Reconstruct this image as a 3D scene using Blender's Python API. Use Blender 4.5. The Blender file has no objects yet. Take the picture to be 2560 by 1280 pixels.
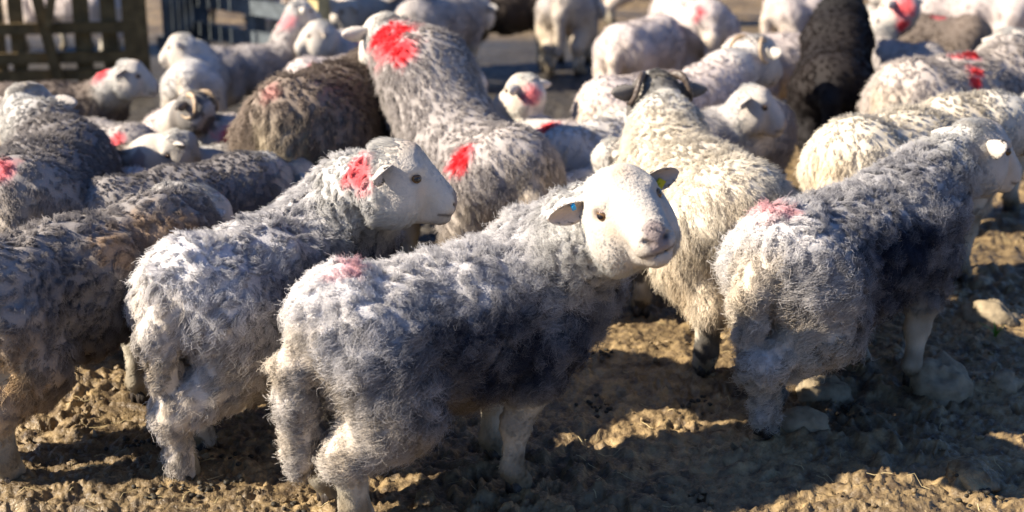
import bpy, bmesh, math, time
import numpy as np
from mathutils import Vector, Matrix, kdtree

T0 = time.time()
HAIR = 1.0            # wool density factor
XS = 0.95             # body length against height
C = bpy.context.scene
COL = C.collection

# ------------------------------------------------------------------ camera
F_PX, CAM_H, V_HOR = 3400.0, 1.50, -350.0      # focal length and horizon in pixels of the 2560 px photo
PITCH = math.atan((640 - V_HOR) / F_PX)
cam_d = bpy.data.cameras.new('camera'); cam = bpy.data.objects.new('camera', cam_d); COL.objects.link(cam)
cam.location = (0, 0, CAM_H); cam.rotation_euler = (math.pi / 2 - PITCH, 0, 0)
cam_d.sensor_width = 36; cam_d.lens = F_PX / 2560 * 36
cam_d.clip_start = 0.05; cam_d.clip_end = 3000
cam_d.dof.use_dof = True; cam_d.dof.focus_distance = 3.35; cam_d.dof.aperture_fstop = 2.2
C.camera = cam
# ------------------------------------------------------------------ sky and sun
SUN_EL, SUN_AZ = math.radians(34), math.radians(191)       # azimuth counted from +X: the sun stands left, a little behind the camera
sun_dir = Vector((math.cos(SUN_EL) * math.cos(SUN_AZ), math.cos(SUN_EL) * math.sin(SUN_AZ), math.sin(SUN_EL)))
W = bpy.data.worlds.new('World'); C.world = W; W.use_nodes = True
nt = W.node_tree; bg = nt.nodes['Background']
sky = nt.nodes.new('ShaderNodeTexSky'); sky.sky_type = 'NISHITA'; sky.sun_disc = False
sky.sun_elevation = SUN_EL; sky.sun_rotation = math.atan2(sun_dir.x, sun_dir.y)
tint = nt.nodes.new('ShaderNodeMix'); tint.data_type = 'RGBA'; tint.blend_type = 'MULTIPLY'; tint.inputs[0].default_value = 1; tint.inputs[7].default_value = (.84, .96, 1.2, 1)
nt.links.new(sky.outputs[0], tint.inputs[6]); nt.links.new(tint.outputs[2], bg.inputs[0]); bg.inputs[1].default_value = 0.05; sky.ozone_density = 5.0; sky.dust_density = 0.4
sl = bpy.data.lights.new('sun', 'SUN'); sl.energy = 5.0; sl.angle = math.radians(0.5); sl.color = (1.0, 0.90, 0.75)
so = bpy.data.objects.new('sun', sl); COL.objects.link(so)
so.rotation_euler = sun_dir.to_track_quat('Z', 'Y').to_euler()
C.view_settings.view_transform = 'Standard'; C.view_settings.look = 'None'
C.view_settings.exposure = 1.28; C.view_settings.gamma = 1
C.render.engine = 'CYCLES'
C.cycles.max_bounces = 5; C.cycles.diffuse_bounces = 2; C.cycles.transmission_bounces = 3; C.cycles.transparent_max_bounces = 6
C.cycles.use_denoising = True; C.cycles.denoiser = 'OPENIMAGEDENOISE'; C.cycles.denoising_input_passes = 'RGB_ALBEDO_NORMAL'; C.cycles.denoising_prefilter = 'ACCURATE'
C.cycles_curves.shape = 'RIBBONS'; C.cycles_curves.subdivisions = 2

# ------------------------------------------------------------------ helpers
FW = np.array([0, math.cos(PITCH), -math.sin(PITCH)]); UP = np.array([0, math.sin(PITCH), math.cos(PITCH)]); RT = np.array([1., 0, 0])
CP = np.array([0, 0, CAM_H])
def ray(u, v):
    d = RT * (u - 1280) / F_PX + UP * (640 - v) / F_PX + FW
    return d / np.linalg.norm(d)
def at(u, v, z=0.0):
    d = ray(u, v); return CP + d * ((z - CAM_H) / d[2])
def px(p):
    q = np.asarray(p, float) - CP
    w = q @ FW
    return np.stack([1280 + F_PX * (q @ RT) / w, 640 - F_PX * (q @ UP) / w, w], -1)

def _h(ix, iy, iz, seed):
    n = (ix * 374761393 + iy * 668265263 + iz * 2147483647 + seed * 974634777).astype(np.int64) & 0xffffffff
    n = ((n ^ (n >> 13)) * 1274126177) & 0xffffffff
    n = ((n ^ (n >> 16)) * 2246822519) & 0xffffffff
    return ((n ^ (n >> 15)) & 0xffffff) / float(0xffffff)
def noise(p, freq=1.0, seed=0):
    """smooth value noise, -1..1, for an (N,3) or (N,2) array"""
    p = np.asarray(p, np.float64) * freq
    if p.shape[1] == 2: p = np.c_[p, np.zeros(len(p))]
    i = np.floor(p).astype(np.int64); f = p - i; f = f * f * f * (f * (f * 6 - 15) + 10)
    r = 0
    for dx in (0, 1):
        wx = f[:, 0] if dx else 1 - f[:, 0]
        for dy in (0, 1):
            wy = f[:, 1] if dy else 1 - f[:, 1]
            for dz in (0, 1):
                wz = f[:, 2] if dz else 1 - f[:, 2]
                r = r + wx * wy * wz * _h(i[:, 0] + dx, i[:, 1] + dy, i[:, 2] + dz, seed)
    return r * 2 - 1
def fbm(p, freq, oct=3, seed=0):
    a, s, t = 1.0, 0, 0
    for k in range(oct):
        s = s + a * noise(p, freq * 2 ** k, seed + k * 17); t += a; a *= .5
    return s / t
def sstep(a, b, x):
    t = np.clip((x - a) / (b - a), 0, 1); return t * t * (3 - 2 * t)
def nrm(v):
    return v / np.maximum(np.linalg.norm(v, axis=-1, keepdims=True), 1e-9)
def lerp(a, b, t): return a + (b - a) * t

def mesh_obj(name, V, Fc, mat, parent=None, cols=None, smooth=True):
    me = bpy.data.meshes.new(name)
    Fc = np.asarray(Fc); V = np.asarray(V, np.float32)
    me.vertices.add(len(V)); me.vertices.foreach_set('co', V.ravel())
    n, k = Fc.shape
    me.loops.add(n * k); me.loops.foreach_set('vertex_index', Fc.ravel().astype(np.int32))
    me.polygons.add(n); me.polygons.foreach_set('loop_start', np.arange(0, n * k, k, dtype=np.int32))
    me.update(calc_edges=True); me.validate()
    if smooth: me.polygons.foreach_set('use_smooth', np.ones(len(me.polygons), bool))
    if cols is not None:
        at_ = me.attributes.new('Col', 'FLOAT_COLOR', 'POINT')
        at_.data.foreach_set('color', np.c_[cols, np.ones(len(cols))].astype(np.float32).ravel())
    if mat: me.materials.append(mat)
    o = bpy.data.objects.new(name, me); COL.objects.link(o)
    if parent: o.parent = parent
    return o
def bm_obj(name, bm, mat, parent=None, smooth=False):
    me = bpy.data.meshes.new(name); bm.to_mesh(me); bm.free()
    if smooth: me.polygons.foreach_set('use_smooth', np.ones(len(me.polygons), bool))
    if mat: me.materials.append(mat)
    o = bpy.data.objects.new(name, me); COL.objects.link(o)
    if parent: o.parent = parent
    return o
def thing(name, label, cat, loc=(0, 0, 0), rz=0, group=None):
    o = bpy.data.objects.new(name, None); COL.objects.link(o)
    o.location = loc; o.rotation_euler = (0, 0, rz); o.empty_display_size = .1
    return tag(o, label, cat, group)
def tag(o, label, cat, group=None):
    o['label'] = label; o['category'] = cat
    if group: o['group'] = group
    return o

# ------------------------------------------------------------------ materials
def new_mat(name):
    m = bpy.data.materials.new(name); m.use_nodes = True
    n = m.node_tree.nodes; return m, n, m.node_tree.links, n['Principled BSDF']
def simple_mat(name, col, rough=.6, spec=.3, bump=0, bscale=60, var=.25):
    m, n, l, b = new_mat(name)
    b.inputs['Roughness'].default_value = rough; b.inputs['Specular IOR Level'].default_value = spec
    tc = n.new('ShaderNodeTexCoord'); nz = n.new('ShaderNodeTexNoise'); nz.inputs['Scale'].default_value = bscale; nz.inputs['Detail'].default_value = 4
    l.new(tc.outputs['Object'], nz.inputs['Vector'])
    cr = n.new('ShaderNodeValToRGB'); l.new(nz.outputs['Fac'], cr.inputs[0])
    cr.color_ramp.elements[0].position = .3; cr.color_ramp.elements[1].position = .7
    cr.color_ramp.elements[0].color = (*[c * (1 - var) for c in col], 1); cr.color_ramp.elements[1].color = (*[min(1, c * (1 + var)) for c in col], 1)
    l.new(cr.outputs[0], b.inputs['Base Color'])
    if bump:
        bp = n.new('ShaderNodeBump'); bp.inputs['Strength'].default_value = bump; bp.inputs['Distance'].default_value = .01
        l.new(nz.outputs['Fac'], bp.inputs['Height']); l.new(bp.outputs[0], b.inputs['Normal'])
    return m
def wool_mat():
    m = bpy.data.materials.new('wool'); m.use_nodes = True
    n = m.node_tree.nodes; l = m.node_tree.links; n.remove(n['Principled BSDF']); out = n['Material Output']
    a = n.new('ShaderNodeAttribute'); a.attribute_name = 'Col'
    an = n.new('ShaderNodeAttribute'); an.attribute_name = 'nrm'
    vt = n.new('ShaderNodeVectorTransform'); vt.vector_type = 'NORMAL'; vt.convert_from = 'OBJECT'; vt.convert_to = 'WORLD'
    l.new(an.outputs['Vector'], vt.inputs[0])
    g = n.new('ShaderNodeNewGeometry')
    mx = n.new('ShaderNodeMix'); mx.data_type = 'VECTOR'; mx.inputs[0].default_value = .72
    l.new(g.outputs['Normal'], mx.inputs[4]); l.new(vt.outputs[0], mx.inputs[5])
    nn = n.new('ShaderNodeVectorMath'); nn.operation = 'NORMALIZE'; l.new(mx.outputs[1], nn.inputs[0])
    d = n.new('ShaderNodeBsdfDiffuse'); t = n.new('ShaderNodeBsdfTranslucent')
    l.new(a.outputs['Color'], d.inputs['Color']); l.new(a.outputs['Color'], t.inputs['Color'])
    l.new(nn.outputs[0], d.inputs['Normal'])
    s = n.new('ShaderNodeMixShader'); s.inputs[0].default_value = .09
    l.new(d.outputs[0], s.inputs[1]); l.new(t.outputs[0], s.inputs[2]); l.new(s.outputs[0], out.inputs['Surface'])
    return m
def skin_mat():
    m, n, l, b = new_mat('hide')
    a = n.new('ShaderNodeAttribute'); a.attribute_name = 'Col'
    nz = n.new('ShaderNodeTexNoise'); nz.inputs['Scale'].default_value = 180; nz.inputs['Detail'].default_value = 3
    tc = n.new('ShaderNodeTexCoord'); l.new(tc.outputs['Object'], nz.inputs['Vector'])
    bp = n.new('ShaderNodeBump'); bp.inputs['Strength'].default_value = .5; bp.inputs['Distance'].default_value = .004
    l.new(nz.outputs['Fac'], bp.inputs['Height']); l.new(bp.outputs[0], b.inputs['Normal'])
    l.new(a.outputs['Color'], b.inputs['Base Color']); b.inputs['Roughness'].default_value = .75; b.inputs['Specular IOR Level'].default_value = .15
    return m
M_WOOL, M_SKIN = wool_mat(), skin_mat()
M_HOOF = simple_mat('hoof_horn', (.045, .035, .028), .5, .4, .3, 90)
M_HORN = simple_mat('horn', (.42, .30, .19), .45, .4, .6, 45)
M_HORND = simple_mat('dark_horn', (.10, .075, .06), .45, .4, .6, 45)
M_BLUE = simple_mat('blue_plastic', (.02, .30, .62), .4, .4, 0, 20, .08)
M_YEL = simple_mat('yellow_plastic', (.55, .50, .03), .4, .4, 0, 20, .08)
def eye_mat():
    m, n, l, b = new_mat('eye')
    tc = n.new('ShaderNodeTexCoord'); sp = n.new('ShaderNodeSeparateXYZ'); l.new(tc.outputs['Object'], sp.inputs[0])
    # eyeball looks along +X of its own space: slot pupil, amber iris, dark rim
    yy = n.new('ShaderNodeMath'); yy.operation = 'MULTIPLY'; yy.inputs[1].default_value = .55; l.new(sp.outputs['Y'], yy.inputs[0])
    vc = n.new('ShaderNodeCombineXYZ'); l.new(yy.outputs[0], vc.inputs[0]); l.new(sp.outputs['Z'], vc.inputs[1])
    ln = n.new('ShaderNodeVectorMath'); ln.operation = 'LENGTH'; l.new(vc.outputs[0], ln.inputs[0])
    cr = n.new('ShaderNodeValToRGB'); mr = n.new('ShaderNodeMath'); mr.operation = 'DIVIDE'; mr.inputs[1].default_value = .016
    l.new(ln.outputs['Value'], mr.inputs[0]); l.new(mr.outputs[0], cr.inputs[0])
    e = cr.color_ramp.elements; e[0].position = .0; e[0].color = (.006, .007, .012, 1); e[1].position = .34; e[1].color = (.008, .008, .014, 1)
    for p, c in ((.38, (.16, .085, .03, 1)), (.52, (.20, .115, .045, 1)), (.60, (.03, .018, .012, 1)), (.70, (.28, .20, .17, 1))):
        k = e.new(p); k.color = c
    l.new(cr.outputs[0], b.inputs['Base Color']); b.inputs['Roughness'].default_value = .08; b.inputs['Specular IOR Level'].default_value = .6
    return m
M_EYE = eye_mat()

# ------------------------------------------------------------------ ground
def ground_h(p, fine=True):
    x, y = p[:, 0], p[:, 1]; q = p[:, :2]
    h = .035 * noise(q, .9, 3) + .02 * noise(q, 2.3, 5)
    # low rutted ridges running away to the right, as trodden mud does
    r = np.c_[(x * .35 - y * .94), (x * .94 + y * .35) * .45]
    h = h + .03 * (1 - np.abs(noise(r, 3.2, 21))) * sstep(.2, 1.0, x) * sstep(7.5, 5, y)
    if fine:
        k = sstep(12, 6, y)
        am = .45 + .9 * sstep(-.25, .35, noise(q, 1.9, 51) + .4 * noise(q, 5, 52)); k = k * am
        w = np.c_[x + .04 * noise(q, 7, 31), y + .04 * noise(q, 7, 32)]
        b = 1 - np.abs(noise(w, 8, 7)); h = h + .010 * b * b * (.5 + .5 * k)
        c = noise(w, 19, 9); h = h + k * .011 * c 
        c = noise(w, 38, 11); h = h + k * .008 * np.where(c > 0, c, c * 1.6)
        c = noise(w, 75, 13); h = h + sstep(8, 4.5, y) * .006 * c
        c = noise(q, 130, 15); h = h + sstep(5, 3.5, y) * .0035 * c
    return h
def build_ground():
    ys = [-40., -10, -2, 0, 1.2, 1.9]
    y = 2.4
    while y < 17: ys.append(y); y *= 1.0026
    while y < 900: ys.append(y); y *= 1.14
    ys = np.array(ys)
    us = np.r_[-12, -5, -2.5, -1.4, -.9, -.7, np.linspace(-.50, .50, 760), .7, .9, 1.4, 2.5, 5, 12]
    X = us[None, :] * np.maximum(ys, 2.4)[:, None]; Y = np.repeat(ys[:, None], len(us), 1)
    P = np.c_[X.ravel(), Y.ravel()]
    Z = ground_h(P)
    # cloven hoof prints pressed into the mud
    rg = np.random.default_rng(8)
    for k in range(170):
        yy = 2.8 * (6.5 / 2.8) ** rg.random(); xx = rg.uniform(-.4, .5) * yy; a = rg.normal(.5, .7); sc = rg.uniform(.8, 1.15)
        m_ = np.where((np.abs(P[:, 0] - xx) < .07) & (np.abs(P[:, 1] - yy) < .07))[0]
        dx, dy = P[m_, 0] - xx, P[m_, 1] - yy; u_, v_ = (dx * math.cos(a) + dy * math.sin(a)) / sc, (-dx * math.sin(a) + dy * math.cos(a)) / sc
        for sd in (1, -1):
            r2 = (u_ / .030) ** 2 + ((v_ - sd * (.0125 - .12 * u_ * .5)) / .0105) ** 2
            Z[m_] += -.017 * np.exp(-r2 ** 2) + .005 * np.exp(-(r2 - 2.2) ** 2)
    far = sstep(18, 60, np.hypot(P[:, 0], P[:, 1])); Z = Z * (1 - far)
    ny, nx = X.shape; i = np.arange(ny * nx).reshape(ny, nx)
    Fq = np.stack([i[:-1, :-1], i[:-1, 1:], i[1:, 1:], i[1:, :-1]], -1).reshape(-1, 4)
    m, n, l, b = new_mat('mud')
    tc = n.new('ShaderNodeTexCoord')
    def nz(s, d=5):
        t = n.new('ShaderNodeTexNoise'); t.inputs['Scale'].default_value = s; t.inputs['Detail'].default_value = d; l.new(tc.outputs['Object'], t.inputs['Vector']); return t
    a, c, f = nz(1.7), nz(23, 6), nz(140, 3)
    r1 = n.new('ShaderNodeValToRGB'); l.new(c.outputs['Fac'], r1.inputs[0])
    e = r1.color_ramp.elements; e[0].position = .33; e[0].color = (.085, .058, .032, 1); e[1].position = .68; e[1].color = (.38, .278, .142, 1)
    r2 = n.new('ShaderNodeValToRGB'); l.new(a.outputs['Fac'], r2.inputs[0])
    e = r2.color_ramp.elements; e[0].position = .35; e[0].color = (.52, .50, .50, 1); e[1].position = .65; e[1].color = (1.1, 1.05, .98, 1)
    mm = n.new('ShaderNodeMix'); mm.data_type = 'RGBA'; mm.blend_type = 'MULTIPLY'; mm.inputs[0].default_value = 1
    l.new(r1.outputs[0], mm.inputs[6]); l.new(r2.outputs[0], mm.inputs[7]); wa = n.new('ShaderNodeAttribute'); wa.attribute_name = 'wet_shade'
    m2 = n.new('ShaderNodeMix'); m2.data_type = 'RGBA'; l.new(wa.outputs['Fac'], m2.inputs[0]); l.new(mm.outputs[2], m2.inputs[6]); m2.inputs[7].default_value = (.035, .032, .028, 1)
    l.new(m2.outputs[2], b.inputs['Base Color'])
    mr = n.new('ShaderNodeMapRange'); mr.inputs[1].default_value = .35; mr.inputs[2].default_value = .7; mr.inputs[3].default_value = .35; mr.inputs[4].default_value = .85
    l.new(f.outputs['Fac'], mr.inputs[0]); l.new(mr.outputs[0], b.inputs['Roughness']); b.inputs['Specular IOR Level'].default_value = .45
    bp = n.new('ShaderNodeBump'); bp.inputs['Strength'].default_value = .8; bp.inputs['Distance'].default_value = .006
    l.new(f.outputs['Fac'], bp.inputs['Height']); l.new(bp.outputs[0], b.inputs['Normal'])
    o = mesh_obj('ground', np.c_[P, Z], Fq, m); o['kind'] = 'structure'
    # dark ground at the back: shade among the sheep painted over trodden slurry
    wet_shade = sstep(4.9, 5.6, P[:, 1] + .7 * fbm(P, 1.1, 3, 41)) * sstep(.55, -.05, P[:, 0] - 2.3 * sstep(7.2, 8.4, P[:, 1]) + .5 * fbm(P, 1.3, 3, 43)) * sstep(13.5, 11.5, P[:, 1])
    wa_ = o.data.attributes.new('wet_shade', 'FLOAT', 'POINT'); wa_.data.foreach_set('value', (wet_shade * .92).astype(np.float32))
    return m
M_MUD = build_ground()

# ------------------------------------------------------------------ implicit body surface
def smin(a, b, k):
    h = np.clip(.5 + .5 * (b - a) / k, 0, 1); return b + (a - b) * h - k * h * (1 - h)
def smax(a, b, k): return -smin(-a, -b, k)
def rc(P, a, b, ra, rb, ys=1.0):
    a = np.asarray(a, np.float32); b = np.asarray(b, np.float32); ba = b - a
    q = P - a
    if ys != 1.0: q = q / np.array([1, ys, 1], np.float32)
    h = np.clip(q @ ba / (ba @ ba), 0, 1)
    return np.sqrt(((q - h[:, None] * ba) ** 2).sum(1)) - (ra + (rb - ra) * h)
def ell(P, c, r):
    q = P - np.asarray(c, np.float32); r = np.asarray(r, np.float32)
    k0 = np.sqrt(((q / r) ** 2).sum(1)); k1 = np.sqrt(((q / r ** 2) ** 2).sum(1)) + 1e-6
    return k0 * (k0 - 1) / k1
def surf_nets(D, org, h):
    S = D < 0
    cs = [(i, j, k) for i in (0, 1) for j in (0, 1) for k in (0, 1)]
    nx, ny, nz = D.shape
    sub = lambda A, c: A[c[0]:nx - 1 + c[0], c[1]:ny - 1 + c[1], c[2]:nz - 1 + c[2]]
    cnt = sum(sub(S, c).astype(np.int8) for c in cs)
    mask = (cnt > 0) & (cnt < 8)
    idx = np.argwhere(mask)
    pos = np.zeros((len(idx), 3)); n = np.zeros(len(idx))
    for c0 in cs:
        for ax in range(3):
            if c0[ax]: continue
            c1 = list(c0); c1[ax] = 1
            d0 = D[idx[:, 0] + c0[0], idx[:, 1] + c0[1], idx[:, 2] + c0[2]]; d1 = D[idx[:, 0] + c1[0], idx[:, 1] + c1[1], idx[:, 2] + c1[2]]
            cr = (d0 < 0) != (d1 < 0)
            t = np.where(cr, d0 / np.where(cr, d0 - d1, 1), 0)
            p = np.array(c0, float)[None] + np.zeros((len(idx), 3)); p[:, ax] += t
            pos += p * cr[:, None]; n += cr
    V = np.asarray(org) + h * (idx + pos / n[:, None])
    vid = np.full(mask.shape, -1, np.int64); vid[mask] = np.arange(len(idx))
    Fs = []
    for ax in range(3):
        a1, a2 = (ax + 1) % 3, (ax + 2) % 3
        s0 = [slice(None)] * 3; s1 = [slice(None)] * 3
        s0[ax] = slice(0, -1); s1[ax] = slice(1, None)
        A, B = S[tuple(s0)], S[tuple(s1)]
        e = np.argwhere(A != B)
        e = e[(e[:, a1] > 0) & (e[:, a2] > 0) & (e[:, a1] < D.shape[a1] - 1) & (e[:, a2] < D.shape[a2] - 1)]
        sg = A[e[:, 0], e[:, 1], e[:, 2]]
        def cell(o1, o2):
            f = e.copy(); f[:, a1] -= o1; f[:, a2] -= o2; return vid[f[:, 0], f[:, 1], f[:, 2]]
        q = np.stack([cell(1, 1), cell(0, 1), cell(0, 0), cell(1, 0)], -1)
        q[~sg] = q[~sg][:, ::-1]
        Fs.append(q)
    Fa = np.concatenate(Fs); Fa = Fa[(Fa >= 0).all(1)]
    return V, Fa
def vnormals(V, Fq):
    n = np.cross(V[Fq[:, 2]] - V[Fq[:, 0]], V[Fq[:, 3]] - V[Fq[:, 1]])
    N = np.zeros_like(V)
    for k in range(4): np.add.at(N, Fq[:, k], n)
    return nrm(N)

def rot_ypr(yaw, pitch, roll):
    """columns: forward, left, up"""
    cy, sy, cp, sp = math.cos(yaw), math.sin(yaw), math.cos(pitch), math.sin(pitch)
    f = np.array([cy * cp, sy * cp, sp]); l0 = np.array([-sy, cy, 0.]); u0 = np.cross(f, l0)
    l = l0 * math.cos(roll) + u0 * math.sin(roll); u = np.cross(f, l)
    return np.stack([f, l, u], 1)

def warp(Q):
    Q = Q.copy(); x = Q[:, 0]; Q[:, 0] = np.where(x > .05, .05 + (x - .05) * 1.3, x); return Q
def ear_geo(side, size, droop, fwd, Hc, R, HS, nu=14, nv=9):
    """a cupped, leaf-shaped ear shell of real thickness; outer skin, inner skin, rim closed"""
    t = np.linspace(0, 1, nu); s = np.linspace(-1, 1, nv)
    Tt, Ss = np.meshgrid(t, s, indexing='ij')
    L = .100 * size
    w = .030 * size * (np.sin(np.pi * np.clip(Tt * .80 + .16, 0, 1)) ** .75) * np.where(Tt > .97, .35, 1)
    out = np.array([-.16 + fwd, side * 1.0, -droop]); out /= np.linalg.norm(out)
    face = np.array([.86, -side * .12, -.28]); face -= out * (face @ out); face /= np.linalg.norm(face)   # the hollow looks forward
    wid = np.cross(out, face)
    base = np.array([-.016, side * .072, .024]) * 1.0
    cup = .95 * (1 - .45 * Tt)
    P = base + out * (Tt * L)[..., None] + wid * (Ss * w)[..., None] + face * (cup * w * (Ss ** 2 - .45) - .016 * size * (Tt ** 2) * 0.4)[..., None]
    th = .0035 * size
    A = P + face * th * (1 - Ss ** 2)[..., None]; B = P - face * th * (1.4 - Ss ** 2)[..., None]
    V = np.concatenate([A.reshape(-1, 3), B.reshape(-1, 3)])
    i = np.arange(nu * nv).reshape(nu, nv); o = nu * nv
    q = np.stack([i[:-1, :-1], i[:-1, 1:], i[1:, 1:], i[1:, :-1]], -1).reshape(-1, 4)
    Fs = [q, q[:, ::-1] + o]
    per = np.r_[i[:, 0], i[-1, 1:], i[::-1, -1][1:], i[0, ::-1][1:]]
    Fs.append(np.stack([per[:-1], per[1:], per[1:] + o, per[:-1] + o], -1))
    inner = np.r_[np.ones(o), np.zeros(o)] * np.r_[np.tile((1 - Ss ** 2 * .8).ravel(), 2)]
    tag_pt = lambda tt, ss: base + out * (tt * L) + wid * (ss * .03 * size)
    return V @ R.T * HS + Hc, np.concatenate(Fs), inner, (out @ R.T, face @ R.T, wid @ R.T, lambda tt, ss: R @ tag_pt(tt, ss) * HS + Hc)

MARK, MARK_RED = np.array([.92, .10, .14]), np.array([.80, .018, .030])
def sheep(label, rump, yaw, S, head, hdir, near=True, pal=None, marks=(), q=1.0, res=.014, up=0.0, neck=.36, Lk=1.0, style='tuft',
          feet=None, ears=(1.0, .15, 0.0), horn=None, seed=0, head_local=None, anchor=(-.33, .655), hoofs=True, tags=(), eyes=True, dark_face=0, group='sheep of the flock', zoff=0.0, rad=1.0, hoof=None, hs=1.08, lump=1.0, nk=1.0):
    t_start = time.time()
    rng = np.random.default_rng(1000 + seed)
    pl = dict(light=(.82, .79, .76), dark=(.06, .062, .085), mean=.5, patch=.3, fine=.2, rnd=.26, warm=(.74, .59, .39), face=(.64, .615, .57), leg=(.64, .57, .45), spine=.25, warmth=.6)
    pl.update(pal or {})
    for k in ('light', 'dark', 'warm', 'face', 'leg'): pl[k] = np.array(pl[k])
    if res > .0115 and style == 'tuft': style = 'smooth'
    sm = style == 'smooth'
    ya = math.radians(yaw); cz, sz = math.cos(ya), math.sin(ya)
    Rw = np.array([[cz, -sz, 0], [sz, cz, 0], [0, 0, 1.]])
    A = at(rump[0], rump[1], anchor[1] * S)
    base = A - Rw @ np.array([anchor[0] * XS * S, 0, anchor[1] * S]); base[2] = 0
    # feet
    ft = np.array([(-.39, .10), (-.39, -.10), (.22, .105), (.22, -.105)])     # hind left, hind right, front left, front right
    ft[:, 0] *= XS
    if feet is not None: ft = ft + np.array(feet)
    if hoof is not None:
        k_, hu, hv = hoof; base = at(hu, hv, .0) - Rw @ np.array([ft[k_][0] * S, ft[k_][1] * S, 0]); base[2] = 0
    fw_ = (Rw[:2, :2] @ (ft * S).T).T + base[:2]
    base[2] = ground_h(fw_).mean() + .006 + zoff
    # head
    N0 = np.array([.26 * XS, 0, .50 + up * .8])
    nb = Rw @ (np.array([.28 * XS, 0, .55 + up]) * S) + base
    if head_local is None:
        d = ray(*head); oc = CP - nb; L = neck * S
        b_ = oc @ d; c_ = oc @ oc - L * L; disc = b_ * b_ - c_
        if disc < 0:
            pt = CP + d * (-b_); Hw = nb + (pt - nb) * 1.0
            v = Hw - nb; miss = np.linalg.norm(v)
            if miss > L * 1.25: Hw = nb + v * (L * 1.25 / miss)
            print('  head miss', label[:30], round(miss / L, 2))
        else:
            Hw = CP + d * (-b_ + (-math.sqrt(disc) if near else math.sqrt(disc)))
        Hc = Rw.T @ (Hw - base) / S
    else:
        Hc = np.array(head_local, float)
    R = rot_ypr(math.radians(hdir[0]) - ya, math.radians(hdir[1]), math.radians(hdir[2] if len(hdir) > 2 else 0))
    HS = hs
    N1 = Hc + R @ np.array([-.055, 0, -.03])
    NM = (N0 + N1) / 2 + np.array([.015, 0, .01])
    # grid
    lo = np.array([-.60, -.30, -.02]); hi = np.array([.52, .30, .76])
    for c in (Hc, Hc + R @ np.array([.22, 0, -.08]), N1):
        lo = np.minimum(lo, c - .13); hi = np.maximum(hi, c + .13)
    h = res
    nxyz = np.ceil((hi - lo) / h).astype(int) + 1
    ax = [lo[i] + h * np.arange(nxyz[i]) for i in range(3)]
    P = np.stack(np.meshgrid(*ax, indexing='ij'), -1).reshape(-1, 3).astype(np.float32)
    X = lambda x, y, z: (x * XS, y, z)
    d = rc(P, X(-.30, 0, .474), X(-.05, 0, .448), .160, .180, 1.06)
    d = smin(d, rc(P, X(-.05, 0, .448), X(.24, 0, .462 + up * .75), .180, .160, 1.03), .06)
    d = smin(d, ell(P, X(-.37, 0, .50), (.10, .135, .135)), .07)
    d = smin(d, ell(P, X(.32, 0, .43 + up * .4), (.09, .10, .12)), .07)
    d = smin(d, rc(P, N0, NM, .148 * nk, .118 * (.5 + .5 * nk)), .07)
    d = smin(d, rc(P, NM, N1, .118 * (.5 + .5 * nk), .070), .05)
    for k in range(4):
        fx, fy = ft[k]; sd = 1 if fy > 0 else -1
        if k < 2:
            d = smin(d, rc(P, X(-.30, .10 * sd, .44), X(-.285, .120 * sd, .31), .122, .098), .05)
            d = smin(d, rc(P, X(-.285, .120 * sd, .31), (fx - .012, fy, .200), .092, .056), .03)
            d = smin(d, rc(P, (fx - .014, fy, .205), (fx - .004, fy, .12), .050, .035), .02)
            d = smin(d, rc(P, (fx - .004, fy, .12), (fx - .002, fy, .072), .035, .038), .014)
            d = smin(d, rc(P, (fx - .002, fy, .075), (fx + .020, fy, .026), .038, .035), .012)
        else:
            sx = (fx / XS - .22) * .75
            d = smin(d, rc(P, X(.245 + sx * .6, .10 * sd, .40), X(.225 + sx, .115 * sd, .28), .09, .054), .05)
            d = smin(d, rc(P, X(.225 + sx, .115 * sd, .28), (fx + .005, fy, .185), .050, .038), .025)
            d = smin(d, rc(P, (fx + .005, fy, .190), (fx, fy, .115), .040, .026), .015)
            d = smin(d, rc(P, (fx, fy, .115), (fx - .005, fy, .062), .026, .031), .012)
            d = smin(d, rc(P, (fx - .005, fy, .065), (fx + .022, fy, .024), .029, .030), .012)
    tw = rng.uniform(-.02, .02)
    d = smin(d, rc(P, X(-.43, 0, .545), X(-.492, tw, .42), .042, .046), .04)
    d = smin(d, rc(P, X(-.492, tw, .42), X(-.487, tw * 1.6, .17), .046, .036), .02)
    # head, in its own frame
    Q = ((P - Hc.astype(np.float32)) @ R.astype(np.float32)) / HS; Q = warp(Q)
    near_h = np.abs(Q).max(1) < .32
    q_ = Q[near_h]
    e = ell(q_, (0, 0, 0), (.090, .079, .080))
    e = smin(e, rc(q_, (.03, 0, .012), (.165, 0, -.062), .070, .044), .03)
    e = smin(e, rc(q_, (-.005, 0, -.080), (.145, 0, -.102), .060, .030), .03)
    for s_ in (1, -1):
        e = smin(e, ell(q_, (.008, .050 * s_, -.062), (.084, .048, .080)), .025)
        e = smin(e, ell(q_, (.055, .052 * s_, .026), (.034, .018, .016)), .018)
        e = smin(e, ell(q_, (.165, .022 * s_, -.078), (.036, .02, .026)), .014)
        e = smax(e, -ell(q_, (.067, .076 * s_, .003), (.020, .013, .0125)), .008)
    e = smin(e, ell(q_, (.186, 0, -.074), (.026, .034, .029)), .016)
    e = smin(e, ell(q_, (.165, 0, -.112), (.032, .026, .018)), .014)
    for s_ in (1, -1):
        e = smax(e, -rc(q_, (.214, .010 * s_, -.078), (.198, .026 * s_, -.064), .0045, .0055), .005)
        e = smax(e, -rc(q_, (.208, .0 * s_, -.1015), (.150, .042 * s_, -.094), .0035, .003), .004)
        e = smax(e, -rc(q_, (.217, 0, -.078), (.213, 0, -.100), .003, .003), .004)
    dh = d[near_h]; e = e * HS; d[near_h] = smin(dh, e, .035 - .02 * sstep(.0, .06, q_[:, 0]))
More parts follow.
